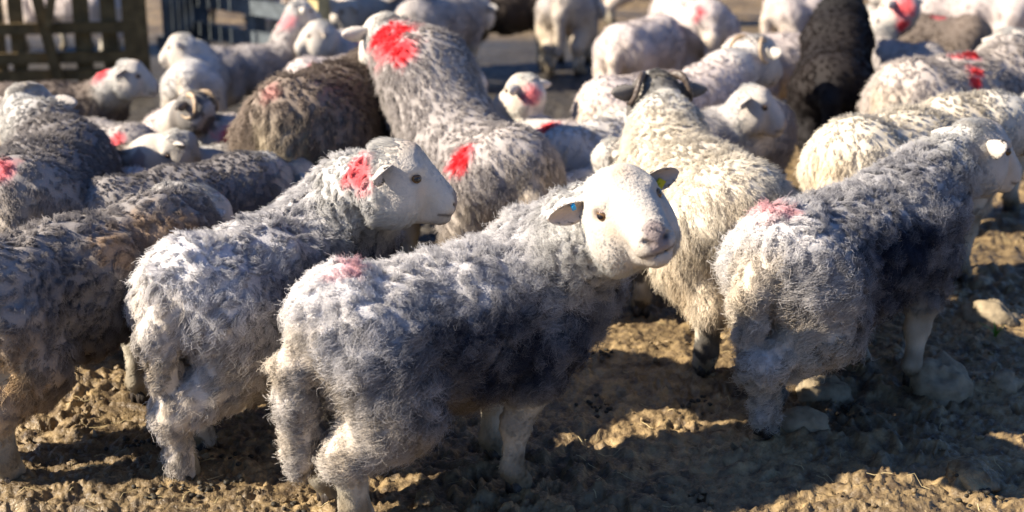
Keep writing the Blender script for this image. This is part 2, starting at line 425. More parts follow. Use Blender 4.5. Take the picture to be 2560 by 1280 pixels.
    V, Fq = surf_nets(d.reshape(nxyz).astype(np.float64), lo, h)
    N = vnormals(V, Fq)
    nb_v = len(V)
    # the fleece parts into tufts: raised and sunken patches of the woolly surface
    Qn = (V - Hc) @ R / HS
    wm = sstep(.05, -.09, Qn[:, 0]) * sstep(.22, .30, V[:, 2]); wm = np.maximum(wm, sstep(.20, .30, np.linalg.norm(Qn, axis=1)) * sstep(.22, .30, V[:, 2]))
    V = V + N * (wm * lump * (.3 if sm else .75 if res < .0105 else .5) * (.014 * noise(V, 9, seed + 60) + .013 * noise(V, 21, seed + 61)))[:, None]
    ear_in = np.zeros(nb_v); earf = []
    root_o = thing('sheep', label, 'sheep', base, ya, group)
    off = nb_v; VV, FF, EI = [V], [Fq], [ear_in]
    for s_ in (1, -1):
        ev, ef, ei, fr = ear_geo(s_, ears[0], ears[1] if np.isscalar(ears[1]) else ears[1][0 if s_ > 0 else 1], ears[2], Hc, R, HS)
        en = vnormals(ev, ef); half = len(ev) // 2
        if (en[:half] @ fr[1]).mean() < 0: ef = ef[:, ::-1]
        VV.append(ev); FF.append(ef + off); EI.append(ei + 2); off += len(ev); earf.append(fr)
    V = np.concatenate(VV); Fa = np.concatenate(FF); EI = np.concatenate(EI)
    is_ear = EI >= 2
    N = vnormals(V, Fa)
    Qv = warp((V - Hc) @ R / HS)
    def regions(V, Qv, n):
        hd = np.linalg.norm(Qv * np.array([.8, 1, 1]), axis=1)
        wf = sstep(-.075, -.02, Qv[:, 0] + .35 * (Qv[:, 2] * .4)) * sstep(.30, .20, hd)
        wl = sstep(.21, .12, V[:, 2]) * (np.abs(V[:, 1]) > .05) * (V[:, 0] / XS > -.46)
        wl = np.where((V[:, 0] / XS > 0), sstep(.31, .24, V[:, 2]) * (np.abs(V[:, 1]) > .045), wl) * (wf < .5)
        wt = sstep(-.425, -.455, V[:, 0] / XS) * sstep(.6, .5, V[:, 2]) * (np.abs(V[:, 1]) < .09)
        return wf, wl, wt
    def marks_w(V, pw):
        w = np.zeros(len(V))
        for m in mk_pts:
            if (m[3] is not None) != (pw == 2): continue
            dd = np.linalg.norm((V - m[0]) * 1.0, axis=1) / (m[1])
            dd = dd + .28 * noise(V, 28, 5) + .18 * noise(V, 70, 6)
            w = np.maximum(w, m[2] * sstep(1.3, .45, dd))
        return w
    def colour(V, Qv, N, rnd, ear=None):
        wf, wl, wt = regions(V, Qv, N)
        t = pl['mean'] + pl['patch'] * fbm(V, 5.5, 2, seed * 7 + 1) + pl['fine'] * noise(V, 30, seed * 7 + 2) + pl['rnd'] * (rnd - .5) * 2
        t = t + pl['spine'] * sstep(.50, .62, V[:, 2]) * (1 - wf) + .45 * sstep(-.20, -.42, V[:, 0] / XS)  # paler back and rump, partly sunlight painted into the wool
        t = t - pl.get('flank_shade', 0) * np.exp(-((V[:, 0] / XS - .02) / .2) ** 2) * sstep(.60, .48, V[:, 2])  # mid-flank darkened: shade painted into the coat colour
        if res > .0115: t = lerp(t, pl['mean'] + pl['patch'] * fbm(V, 5.5, 2, seed * 7 + 1) * .6 + pl['spine'] * sstep(.50, .62, V[:, 2]), .55)
        t = np.clip(t, 0, 1)[:, None]
        c = pl['dark'] * (1 - t) + pl['light'] * t
        ww = np.clip(sstep(-.22, -.40, V[:, 0] / XS) * sstep(.52, .30, V[:, 2]) + wt * .8 + .7 * sstep(.36, .26, V[:, 2]) * sstep(.3, -.1, V[:, 0] / XS) * 0 + .45 * sstep(.36, .26, V[:, 2]), 0, 1)
        wc = (pl['warm'] * (.72 + .5 * rnd)[:, None])
        c = lerp(c, wc, (pl['warmth'] * ww * np.clip(.7 + .5 * noise(V, 12, seed + 9), 0, 1))[:, None])
        lc = pl['leg'] * (.8 + .35 * noise(V, 20, seed + 4) + .25 * (rnd - .5))[:, None]
        lc = lerp(lc, np.array([.16, .115, .06]) * np.ones((len(V), 3)), (.8 * sstep(.13, .02, V[:, 2] + .05 * noise(V, 25, 3)))[:, None])
        if pl.get('mottle'): lc = lerp(lc, np.array([.03, .028, .03]), (pl['mottle'] * (noise(V, 22, 77) > .05) * sstep(.33, .28, V[:, 2]))[:, None])
        coll = sstep(.26, .13, np.linalg.norm(Qv + np.array([.05, 0, .03]), axis=1)) * (1 - wf) * pl.get('collar', .7)
        c = lerp(c, pl['face'] * (.8 + .25 * rnd)[:, None], coll[:, None])
        c = lerp(c, lc, np.clip(wl, 0, 1)[:, None])
        fc = pl['face'] * (.94 + .10 * noise(V, 14, seed + 6) + .06 * noise(V, 60, seed + 8) + .30 * (rnd - .5))[:, None]
        fc = lerp(fc, fc * np.array([1.0, .80, .58]), (.16 * sstep(.1, .75, fbm(Qv, 13, 2, seed + 12) + .25 * sstep(.0, -.1, Qv[:, 2])))[:, None])
        tan = np.exp(-(((Qv[:, 0] - .05) / .03) ** 2 + ((Qv[:, 1] - .0) / .025) ** 2 + ((Qv[:, 2] - .07) / .03) ** 2)) + .5 * np.exp(-(((Qv[:, 0] - .09) / .02) ** 2 + ((np.abs(Qv[:, 1]) - .065) / .02) ** 2 + ((Qv[:, 2] + .03) / .02) ** 2))
        fc = lerp(fc, np.array([.70, .48, .30]), np.clip(.55 * tan, 0, 1)[:, None])
        if dark_face:
            dk = dark_face * np.clip((noise(Qv, 17, 31) > -.15) * 1.0 + sstep(.03, .07, np.abs(Qv[:, 1])), 0, 1) * sstep(.17, .12, Qv[:, 0])
            fc = lerp(fc, np.array([.025, .025, .03]), dk[:, None])
        if dark_face:
            pd = dark_face * ((noise(Qv, 24, 33) > -.1) * 1.0) * sstep(-.13, -.09, Qv[:, 0]) * sstep(.19, .15, np.linalg.norm(Qv, axis=1)) * (1 - wf)
            c = lerp(c, np.array([.025, .025, .03]), pd[:, None])
        # nose leather, mouth and eye rims
        nose = sstep(.197, .208, Qv[:, 0] + .15 * (Qv[:, 2] + .08)) * sstep(-.103, -.096, Qv[:, 2]) * sstep(.026, .018, np.abs(Qv[:, 1]))
        nost = np.exp(-(((np.abs(Qv[:, 1]) - .019) / .008) ** 2 + ((Qv[:, 2] + .071) / .006) ** 2)) * (Qv[:, 0] > .185)
        mth = np.exp(-((Qv[:, 2] + .0995 - .12 * np.abs(Qv[:, 1])) / .0035) ** 2) * (Qv[:, 0] > .15) * sstep(.05, .04, np.abs(Qv[:, 1]))
        fc = lerp(fc, np.array([.24, .19, .20]), np.clip(.75 * nose, 0, 1)[:, None])
        fc = lerp(fc, np.array([.05, .04, .045]), np.clip(nost + .8 * mth, 0, 1)[:, None])
        er = np.exp(-(((Qv[:, 0] - .067) / .021) ** 2 + ((np.abs(Qv[:, 1]) - .070) / .017) ** 2 + ((Qv[:, 2] - .003) / .013) ** 2) ** 2)
        fc = lerp(fc, np.array([.20, .13, .10]), np.clip(.8 * er, 0, 1)[:, None])
        c = lerp(c, fc, wf[:, None])
        if any(m[3] is not None for m in mk_pts):
            c = lerp(c, [m[3] for m in mk_pts if m[3] is not None][0] * (.6 + .8 * rnd)[:, None], marks_w(V, 2)[:, None])
        mw = marks_w(V, 1)
        c = lerp(c, lerp(MARK, MARK_RED, sstep(.6, .9, mw)[:, None]) * (.75 + .5 * rnd)[:, None], mw[:, None])
        return np.clip(c, .004, .9), wf, wl, wt
    # paint marks: found on the fleece where the camera sees them
    Vw = (V * S) @ Rw.T + base
    pp = px(Vw); mk_pts = []
    for m in marks:
        u, v, r = m[0], m[1], m[2]; st = m[3] if len(m) > 3 else .9
        dist = np.hypot(pp[:, 0] - u, pp[:, 1] - v); ok = dist < max(12, dist.min() + 6)
        k = np.where(ok)[0][np.argmin(pp[ok, 2])]
        mk_pts.append((V[k], r / F_PX * pp[k, 2] / S, st, np.array(m[4]) if len(m) > 4 else None))
    rv = rng.random(len(V))
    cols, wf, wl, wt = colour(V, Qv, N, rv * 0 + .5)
    ein = np.clip(EI - 2, 0, 1)
    ec = lerp(pl['face'] * .95, np.array([.56, .47, .41]), (ein ** .6 * .8)[:, None])
    if dark_face: ec = lerp(ec, np.array([.03, .03, .035]), .75)
    cols[is_ear] = ec[is_ear]
    cols = np.where(((wf < .5) & ~is_ear)[:, None], cols * .85, cols * np.array([.90, .84, .79]))
    bo = mesh_obj('body', V * S, Fa, M_SKIN, root_o, cols)
    # hooves
    if hoofs:
        for k in range(4):
            bm = bmesh.new()
            for sd in (1, -1):
                pts = []
                for (x_, z_, w_) in ((-.026, .040, .015), (.016, .046, .014), (.048, .008, .010), (.050, -.012, .010), (-.024, -.012, .018)):
                    for yy in (.003, .003 + w_ * 1.45): pts.append(bm.verts.new(((ft[k][0] + x_ + .012) * S, (ft[k][1] + sd * yy) * S, z_ * S)))
                r_ = bmesh.ops.convex_hull(bm, input=pts)
            bmesh.ops.bevel(bm, geom=bm.edges[:], offset=.003 * S, segments=2, affect='EDGES')
            bm_obj('hoof', bm, M_HOOF, root_o, True)
    # eyes
    if eyes:
        for s_ in (1, -1):
            bm = bmesh.new(); bmesh.ops.create_uvsphere(bm, u_segments=20, v_segments=14, radius=.0140 * S * HS)
            eo = bm_obj('eye', bm, M_EYE, root_o, True)
            c_ = Hc + HS * (R @ np.array([.064, s_ * .0610, .003])); look = R @ np.array([.42, s_ * .9, .02])
            Mx = Vector(look).to_track_quat('X', 'Z').to_matrix().to_4x4(); Mx.translation = Vector(c_ * S); eo.matrix_local = Mx
    if horn:
        for s_ in (1, -1):
            K = 40; tt = np.linspace(0, 1, K)
            an = tt * horn['turn'] * 2 * np.pi + .6
            rr = horn['r'] * (1 - .35 * tt)
            an = tt * horn['turn'] * 2 * np.pi
            cx = np.stack([-.02 - rr * np.sin(an), s_ * (.048 + horn['out'] * np.sin(tt * 1.9)), .062 - rr * (1 - np.cos(an)) + .012 * np.sin(np.pi * np.minimum(tt * 2, 1))], 1)
            rad_ = horn['w'] * (1 - .8 * tt) * (1 + .06 * np.sin(tt * 90))
            tg = nrm(np.gradient(cx, axis=0)); e1 = nrm(np.cross(tg, np.array([0, 1., .2]))); e2 = np.cross(tg, e1)
            a_ = np.linspace(0, 2 * np.pi, 11)[:-1]
            hv = (cx[:, None] + rad_[:, None, None] * (np.cos(a_)[None, :, None] * e1[:, None] + .8 * np.sin(a_)[None, :, None] * e2[:, None])).reshape(-1, 3)
            i = np.arange(K * 10).reshape(K, 10); j = np.roll(i, -1, 1)
            hf = np.stack([i[:-1], j[:-1], j[1:], i[1:]], -1).reshape(-1, 4)
            mesh_obj('horn', (hv @ R.T * HS + Hc) * S, hf, horn.get('mat', M_HORN), root_o)
    for (s_, tt, ss, mat, sz_, how) in tags:
        fr = earf[0 if s_ > 0 else 1]; p0 = fr[3](tt, ss)
        bm = bmesh.new(); bmesh.ops.create_cube(bm, size=1)
        bmesh.ops.scale(bm, vec=(sz_[0], sz_[1], .006), verts=bm.verts)
        bmesh.ops.bevel(bm, geom=bm.edges[:], offset=.0012, segments=2, affect='EDGES')
        st_ = bmesh.ops.create_cone(bm, cap_ends=True, segments=10, radius1=.005, radius2=.005, depth=.012)
        to = bm_obj('ear_tag', bm, mat, root_o, False)
        X, Z = (fr[0], fr[1]) if how == 'flat' else (-.6 * fr[2] + .5 * fr[0], fr[1])
        X = X / np.linalg.norm(X); Z = Z - X * (Z @ X); Z /= np.linalg.norm(Z); Y = np.cross(Z, X)
        Mx = Matrix([[X[0], Y[0], Z[0], 0], [X[1], Y[1], Z[1], 0], [X[2], Y[2], Z[2], 0], [0, 0, 0, 1]])
        Mx.translation = Vector((p0 + Z * .008) * S); to.matrix_local = Mx
    # report where key points fall in the photo's pixels
    def kp(p): return tuple(int(x) for x in px((np.array(p) * S) @ Rw.T + base)[:2])
    _pb = px((V[(V[:, 2] > .3) & (wf < .5) & ~is_ear] * S) @ Rw.T + base); print('   ext u %d..%d v %d..%d' % (_pb[:, 0].min(), _pb[:, 0].max(), _pb[:, 1].min(), _pb[:, 1].max()), end=' ')
    print('%-34s base(%.2f %.2f %.2f) head_l(%.2f %.2f %.2f) rump%s with%s belly%s hoofs%s nose%s  %d v %.1fs' % (label[:34], *base, *Hc, kp((-.33 * XS, 0, .66)), kp((.2 * XS, 0, .66)), kp((0, 0, .22)),
          [kp((ft[k][0], ft[k][1], 0)) for k in range(4)], kp(Hc + R @ np.array([.21, 0, -.08])), len(V), time.time() - t_start))
    # ---------------------------------------------------------------- wool strands
    if HAIR <= 0: return root_o
    tri = np.concatenate([Fa[:, [0, 1, 2]], Fa[:, [0, 2, 3]]])
    ar = np.linalg.norm(np.cross(V[tri[:, 1]] - V[tri[:, 0]], V[tri[:, 2]] - V[tri[:, 0]]), axis=1) * .5
    hf_ = wf[tri].mean(1); hl_ = wl[tri].mean(1)
    wgt = ar * (1 + 1.6 * hf_ + .8 * hl_) * (1 - .55 * is_ear[tri].mean(1))
    wgt = wgt * (V[tri].mean(1)[:, 2] > .035)
    per = 13 if res < .0105 else 11
    NC = int(9000 * q * HAIR * (1 if res < .0115 else 1.35))
    pick = np.searchsorted(np.cumsum(wgt) / wgt.sum(), rng.random(NC)); pick = np.clip(pick, 0, len(tri) - 1)
    a, b = rng.random(NC), rng.random(NC); sw = a + b > 1; a[sw] = 1 - a[sw]; b[sw] = 1 - b[sw]
    w3 = np.stack([1 - a - b, a, b], 1)
    G = lambda X: (X[tri[pick]] * (w3[:, :, None] if X.ndim == 2 else w3)).sum(1)
    p, n = G(V), nrm(G(N)); er = G(is_ear.astype(float)); ei = G(ein)
    Qp = warp((p - Hc) @ R / HS)
    wf_, wl_, wt_ = regions(p, Qp, n); wf_ = np.where(er > .5, 1, wf_); wl_ = np.where(er > .5, 0, wl_)
    # length by region
    top = sstep(.2, .8, n[:, 2])
    haunch = sstep(-.15, -.35, p[:, 0] / XS) * sstep(.60, .40, p[:, 2])
    Lc = .041 + .007 * haunch + .008 * noise(p, 16, seed + 40)
    Lc = lerp(Lc, .024, .8 * top)
    Lc = lerp(Lc, .026, sstep(.24, .16, p[:, 2]) * (1 - wt_))
    Lc = lerp(Lc, .036, wt_)
    Lc = Lc * (1 - .45 * sstep(.24, .12, np.linalg.norm(Qp + np.array([.04, 0, .02]), axis=1)))
    Lc = Lc * Lk * (1 if res < .0085 else .85 if res < .0115 else .62)
    Lc = lerp(Lc, .011 + .012 * sstep(.12, .22, p[:, 2]) * (p[:, 0] < 0) + .004 * (p[:, 0] < 0), np.clip(wl_, 0, 1))
    face_L = .0085 + .016 * sstep(.03, -.06, Qp[:, 0]) + .014 * sstep(-.06, -.12, Qp[:, 2]) * sstep(.12, .03, Qp[:, 0])
    face_L = face_L + .014 * sstep(.03, .08, Qp[:, 2]) * sstep(.05, -.02, Qp[:, 0])
    face_L = np.where(er > .5, .006, face_L)
    er_eye = np.exp(-(((Qp[:, 0] - .067) / .020) ** 2 + ((np.abs(Qp[:, 1]) - .070) / .018) ** 2 + ((Qp[:, 2] - .003) / .013) ** 2) ** 2)
    face_L = face_L * (1 - .75 * er_eye) * np.where((Qp[:, 0] > .195) & (np.abs(Qp[:, 1]) < .03) & (Qp[:, 2] < -.055), .25, 1)
    Lc = lerp(Lc, face_L, wf_)
    Lc = np.maximum(Lc, .002)
    soft = (1 - wf_) * (1 - .6 * np.clip(wl_, 0, 1))      # how woolly
    # combing
    down = np.array([0, 0, -1.]); back = np.array([-1., 0, 0])
    nz3 = np.stack([noise(p, 8, seed + 50 + k) + .6 * noise(p, 19, seed + 55 + k) for k in range(3)], 1)
    swirl = (1.25 if style == 'curl' else .35 if sm else .8) * (1 - .45 * haunch) + .0 * top
    comb = down * (.75 + .75 * haunch)[:, None] + back * .35 + nz3 * swirl[:, None]
    fcomb = (np.array([-.9, 0, -.15]) @ R.T) + nz3 * .15
    comb = lerp(comb, np.broadcast_to(fcomb, comb.shape), wf_[:, None])
    comb = comb - n * (comb * n).sum(1, keepdims=True)
    lean0 = lerp(lerp(.75, 1.3, wf_), 1.0, np.clip(wl_, 0, 1) * (1 - wf_))
    lean1 = lerp(lerp(2.6, 1.5, top), 2.6, wf_)
    lean1 = lerp(lean1, 2.4, haunch * (1 - wf_))
    K = 7 if res < .010 else 6
    t = np.linspace(0, 1, K)
    lift = (1 + .5 * noise(p, 26, seed + 70) + .18 * rng.normal(size=NC)).clip(.3, 1.6)[:, None] * (1 - .45 * haunch)[:, None]
    d0 = nrm(n * lift + comb * lean0[:, None]); d1 = nrm(n * .38 * lift + comb * lean1[:, None])
    dirs = nrm(d0[:, None] * (1 - t)[None, :, None] + d1[:, None] * t[None, :, None])
    path = np.concatenate([np.zeros((NC, 1, 3)), np.cumsum((dirs[:, 1:] + dirs[:, :-1]) * .5, 1)], 1) / (K - 1)
    # locks: each clump curls as a helix
    b1 = nrm(np.cross(d0, rng.normal(size=(NC, 3)))); b2 = np.cross(d0, b1)
    curlR = Lc * soft * rng.uniform(.12, .30, NC) * (1.25 if style == 'curl' else .3 if sm else .7 if style == 'tuft' else .85) * (1 - .55 * top)
    turns = rng.uniform(.7, 1.5, NC) if style != 'curl' else rng.uniform(1.0, 1.9, NC)
    ph = rng.random(NC) * 6.28
    pull = np.zeros(NC); par = np.arange(NC)
    if not sm:
        pi = rng.choice(NC, max(8, NC // (7 if style == 'curl' else 8)), replace=False)
        kd = kdtree.KDTree(len(pi))
        for k_, i_ in enumerate(pi): kd.insert(p[i_], k_)
        kd.balance()
        par = np.array([pi[kd.find(x)[1]] for x in p])
        pull = soft * (.62 if style != 'lock' else .8) * (1 - .35 * top) * (np.linalg.norm(p[par] - p, axis=1) < .03)
        g = (.7 * soft)[:, None]
        d0 = nrm(lerp(d0, d0[par], g)); b1 = nrm(lerp(b1, b1[par], g)); b2 = nrm(lerp(b2, b2[par], g)); ph = lerp(ph, ph[par], .85 * soft); turns = lerp(turns, turns[par], .9 * soft)
        path = lerp(path, path[par], g[:, :, None])
    toP = p[par] - p
    NH = NC * per; ci = np.repeat(np.arange(NC), per)
    jr = np.minimum(.30 * Lc, .012)[ci] * np.sqrt(rng.random(NH)); ja = rng.random(NH) * 6.28
    tg1 = nrm(np.cross(n, np.array([.31, .57, .76]))); tg2 = np.cross(n, tg1)
    jit = tg1[ci] * (jr * np.cos(ja))[:, None] + tg2[ci] * (jr * np.sin(ja))[:, None]
    lf = rng.uniform(.55, 1.12, NH)
    clf = (.95 if style == 'lock' else .35 if sm else .9) * soft[ci] * np.minimum(rng.uniform(.55, 1.25, NH), 1.02)
    fr_v = rng.normal(size=(NH, 3)); fr_v2 = rng.normal(size=(NH, 3))
    frz = (.8 if res < .0115 else .6) * (.10 if style == 'lock' else .15 if style == 'curl' else .12) * soft[ci] * (1 + 1.2 * (rng.random(NH) > .93)) + .06
    root = p[ci] + jit - n[ci] * .004
    pos = np.empty((NH, K, 3), np.float32)
    dphi = rng.normal(size=NH) * (.3 if style == 'lock' else .5); tmul = rng.uniform(.75, 1.3, NH)
    Lh = Lc[ci] * lf
    for k, tk in enumerate(t):
        om = 2 * np.pi * turns[ci] * tmul * tk + ph[ci] + dphi
        cu = (b1[ci] * (np.cos(om) - np.cos(ph[ci] + dphi))[:, None] + b2[ci] * (np.sin(om) - np.sin(ph[ci] + dphi))[:, None]) * (curlR[ci] * tk ** .5)[:, None]
        fz = (fr_v * tk ** 1.4 + fr_v2 * math.sin(tk * 5.5) * .45) * (Lh * frz)[:, None]
        pos[:, k] = (root + path[ci, k] * Lh[:, None] - jit * (clf * tk ** 1.2)[:, None] + toP[ci] * (pull[ci] * tk ** 1.3)[:, None] + cu + fz)
    rnd = rng.random(NH); crn_ = rng.random(NC); crn = (.4 * crn_ + .6 * crn_[par])[ci]
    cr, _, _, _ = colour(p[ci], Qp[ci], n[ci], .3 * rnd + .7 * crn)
    if er.any():
        ee = er[ci] > .5; cr[ee] = lerp(pl['face'] * .95, np.array([.56, .47, .41]), (ei[ci][ee] ** .6 * .8)[:, None])
        if dark_face: cr[ee] = lerp(cr[ee], np.array([.03, .03, .035]), .75)
    # weathered wool: roots keep the dark under-coat, tips bleach
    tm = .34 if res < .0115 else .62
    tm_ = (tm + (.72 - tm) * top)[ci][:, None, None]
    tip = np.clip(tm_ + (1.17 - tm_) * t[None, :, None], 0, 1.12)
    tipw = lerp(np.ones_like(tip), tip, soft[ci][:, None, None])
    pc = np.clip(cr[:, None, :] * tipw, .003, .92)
    hc = bpy.data.hair_curves.new('fleece'); hc.add_curves([K] * NH)
    hc.attributes['position'].data.foreach_set('vector', (pos * S).ravel())
    r0 = (.00048 if res < .007 else .00068 if res < .0101 else .00105) * rad
    rr = (r0 * lerp(lerp(.75, 1.0, soft), 1.0, soft))[ci][:, None] * (1 - .72 * t ** 1.5)[None, :] * rng.uniform(.7, 1.25, NH)[:, None]
    ra = hc.attributes.get('radius') or hc.attributes.new('radius', 'FLOAT', 'POINT')
    ra.data.foreach_set('value', rr.astype(np.float32).ravel())
    ca = hc.attributes.new('Col', 'FLOAT_COLOR', 'POINT')
    ca.data.foreach_set('color', np.concatenate([pc, np.ones((NH, K, 1))], 2).astype(np.float32).ravel())
    na = hc.attributes.new('nrm', 'FLOAT_VECTOR', 'CURVE')
    na.data.foreach_set('vector', n[ci].astype(np.float32).ravel())
    hc.materials.append(M_WOOL)
    fo = bpy.data.objects.new('fleece', hc); COL.objects.link(fo); fo.parent = root_o
    return root_o

GREY = dict(light=(.82, .78, .76), dark=(.036, .041, .062), mean=.31, spine=.32, flank_shade=.26, patch=.24, fine=.13)  # bluish dark tone puts the blue of shade into the wool
PINK = dict(light=(.67, .575, .53), dark=(.38, .31, .28), mean=.8, patch=.2, fine=.1, rnd=.25, warm=(.68, .55, .40), spine=.1)
WHITE = dict(light=(.80, .71, .575), dark=(.46, .36, .24), mean=.8, patch=.2, fine=.15, rnd=.3, warm=(.66, .48, .28), spine=.1)
DGREY = dict(light=(.35, .315, .295), dark=(.05, .046, .05), mean=.42, spine=.3, fine=.06, patch=.2, rnd=.18)
SOFT = dict(light=(.50, .445, .41), dark=(.19, .17, .165), mean=.58, spine=.25, fine=.05, patch=.2, rnd=.16, collar=.35)
BROWN = dict(light=(.27, .212, .17), dark=(.05, .04, .036), mean=.45, patch=.2, fine=.06, rnd=.2, warm=(.50, .42, .27), spine=.15)
# --- the four big ones in front
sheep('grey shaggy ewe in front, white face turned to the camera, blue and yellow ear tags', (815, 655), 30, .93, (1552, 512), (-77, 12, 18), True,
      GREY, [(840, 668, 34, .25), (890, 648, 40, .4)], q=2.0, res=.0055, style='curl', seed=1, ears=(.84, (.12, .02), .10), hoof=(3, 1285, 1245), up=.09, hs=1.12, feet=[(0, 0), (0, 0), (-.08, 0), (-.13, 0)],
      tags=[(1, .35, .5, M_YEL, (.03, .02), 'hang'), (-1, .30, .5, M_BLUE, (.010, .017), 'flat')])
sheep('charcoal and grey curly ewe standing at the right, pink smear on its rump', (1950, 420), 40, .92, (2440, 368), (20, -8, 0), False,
      dict(GREY, mean=.24, flank_shade=.24, spine=.22), [(1885, 470, 45, .4), (1945, 440, 50, .4)], q=1.4, res=.008, style='curl', seed=2, up=.06, hoof=(1, 1905, 1108), feet=[(.09, -.03), (-.08, .05), (0, 0), (.0, 0)])
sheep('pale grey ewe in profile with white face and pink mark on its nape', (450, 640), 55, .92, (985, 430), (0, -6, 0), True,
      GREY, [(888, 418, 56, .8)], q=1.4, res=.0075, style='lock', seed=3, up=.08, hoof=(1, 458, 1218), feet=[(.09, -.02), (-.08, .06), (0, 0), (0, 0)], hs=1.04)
sheep('brown and grey ewe at the left edge whose head is lowered out of sight', (20, 650), 52, .93, (500, 540), (40, -35, 0), False,
      dict(DGREY, warm=(.58, .40, .22), warmth=.95, mean=.42), [(290, 600, 75, .6, (.36, .22, .11)), (390, 565, 80, .6, (.36, .22, .11)), (470, 560, 60, .6, (.36, .22, .11))], q=.9, res=.009, style='lock', seed=4, hoof=(1, 20, 1235))
# --- second row
sheep('cream ewe with dark curled horns seen from behind, black mottled head', (1850, 385), 104, .97, (1640, 240), (105, -15, 0), False,
      dict(WHITE, mottle=.85), [], q=.9, res=.010, style='smooth', lump=.5, Lk=1.2, seed=5, hoof=(0, 1762, 965), dark_face=.8, horn=dict(turn=.62, r=.058, out=.06, w=.018, mat=M_HORND))
sheep('tall grey ewe with raised head and bright red crown, seen from behind', (1270, 345), 122, .97, (965, 92), (110, -8, 0), False,
      SOFT, [(945, 85, 52, .95), (985, 80, 58, .95), (968, 108, 56, .95), (1000, 118, 46, .95), (1145, 385, 50, .95)], q=1.0, res=.010, style='smooth', lump=.8, seed=6, up=.32, nk=1.05, hs=1.1, neck=.45)
sheep('dark brown woolly ewe with its rump to the camera', (745, 190), 72, 1.18, (1095, 160), (10, -5, 0), False,
      BROWN, [(665, 225, 34, .18)], q=.9, res=.011, style='smooth', lump=1.2, seed=7)
sheep('dark grey ewe at the left edge seen from behind with pale ears', (40, 390), 95, 1.0, (70, 270), (95, -10, 0), False,
      DGREY, [(0, 410, 45, .6)], q=.8, res=.011, style='smooth', lump=1.2, seed=8)
sheep('small dark grey ewe squeezed between the brown-necked ewe and the profile ewe', (285, 455), 48, .85, None, (40, -20, 0), False,
      DGREY, [], q=.7, res=.012, style='smooth', lump=1.2, seed=9, head_local=(.5, 0, .5))
sheep('cream ewe behind the charcoal ewe at the right', (2150, 335), 40, .98, None, (30, -10, 0), False, WHITE, [], q=.6, res=.012, style='smooth', Lk=1.3, seed=10, head_local=(.56, -.16, .58))
sheep('grey ewe at the right edge with a long red stripe down its shoulder', (2290, 160), 35, 1.08, (2530, 125), (10, -10, 0), False,
      dict(SOFT, light=(.60, .52, .46)), [(2400, 95, 30, .7), (2430, 130, 30), (2445, 165, 26), (2445, 195, 22)], q=.6, res=.012, style='smooth', Lk=1.3, seed=11)
sheep('grey ewe with pale head turned right between the dark-horned ewe and the black sheep', (1725, 292), 40, .8, (1880, 258), (-15, -10, 0), True, SOFT, [], q=.4, res=.013, seed=12)
sheep('small pale ewe facing away, its back just left of the dark-horned ewe', (1420, 325), 50, .8, (1500, 285), (10, -5, 0), False, dict(SOFT, light=(.72, .66, .6)), [], q=.4, res=.013, seed=13)
sheep('small pinkish ewe with a pink crown beside the tall ewe', (1410, 300), 130, .75, (1312, 225), (140, -5, 0), True, PINK, [(1325, 225, 28, .7), (1360, 310, 35)], q=.4, res=.013, seed=14)
# --- behind
sheep('pinkish cream ewe with curved tan horns standing behind the dark-horned cream ewe', (1530, 200), 35, .95, (1890, 135), (40, -10, 0), False, PINK, [], q=.45, res=.014, style='smooth', seed=15, horn=dict(turn=.5, r=.07, out=.05, w=.014))
sheep('clean pinkish white ewe, rump to the camera, head to the right', (1560, 60), 60, .9, (1672, 95), (20, -5, 0), False, PINK, [], q=.3, res=.015, seed=16)
sheep('brownish grey ewe from behind with a long cream tail', (1415, -40), 80, 1.0, None, (80, 0, 0), False, SOFT, [], q=.3, res=.015, style='smooth', seed=17, head_local=(.45, 0, .8))
sheep('pinkish ewe from behind with a red streak on its rump', (1765, -8), 100, 1.05, None, (100, 0, 0), False, PINK, [(1745, 20, 20, .8), (1730, 40, 14, .6)], q=.3, res=.015, seed=18, head_local=(.45, 0, .8))
sheep('pale ewe standing behind the small black sheep', (1870, 90), 20, .9, None, (20, 0, 0), False, PINK, [], q=.3, res=.015, seed=19, head_local=(.5, 0, .7))
sheep('small black sheep walking away', (2088, 135), 76, .95, None, (70, -5, 0), False, dict(light=(.038, .030, .027), dark=(.009, .009, .011), warm=(.02, .02, .022), face=(.02, .02, .02), leg=(.03, .028, .026), spine=0), [], q=.45, res=.014, seed=20, up=.18, nk=1.2, head_local=(.50, -.02, .86))
sheep('grey ewe with a red crown and a red streak on its side', (2310, 100), 130, .9, (2250, 15), (130, -5, 0), True, SOFT, [(2250, 15, 35, .8), (2262, 75, 22)], q=.3, res=.015, seed=21)
sheep('dark ewe at the back on the right', (2420, 30), 150, 1.0, None, (150, 0, 0), False, BROWN, [(2350, 15, 20, .5)], q=.3, res=.015, seed=22, head_local=(.5, 0, .5))
sheep('white faced ewe at the top edge behind the black sheep', (1960, -25), 20, .9, (2050, 0), (-10, -5, 0), False, PINK, [], q=.25, res=.016, seed=23)
sheep('pale ewe at the back between two rumps', (1540, -110), 10, 1.0, None, (10, 0, 0), False, PINK, [], q=.25, res=.016, seed=24, head_local=(.5, 0, .7))
sheep('nearly black ewe standing in the shade at the back', (1175, -48), 0, 1.0, None, (0, 0, 0), False, dict(BROWN, light=(.10, .075, .06), dark=(.015, .013, .012)), [], q=.3, res=.016, seed=25, head_local=(.5, 0, .5))
sheep('grey ewe at the back with a small red dash on its side', (1040, 5), 60, .95, None, (60, 0, 0), False, SOFT, [(1025, 60, 18, .8)], q=.3, res=.015, seed=26, head_local=(.5, 0, .5))
sheep('dark bodied ewe with white head facing left at the top edge', (1010, -40), 170, 1.0, (880, 25), (185, -8, 0), True, BROWN, [], q=.3, res=.014, seed=27)
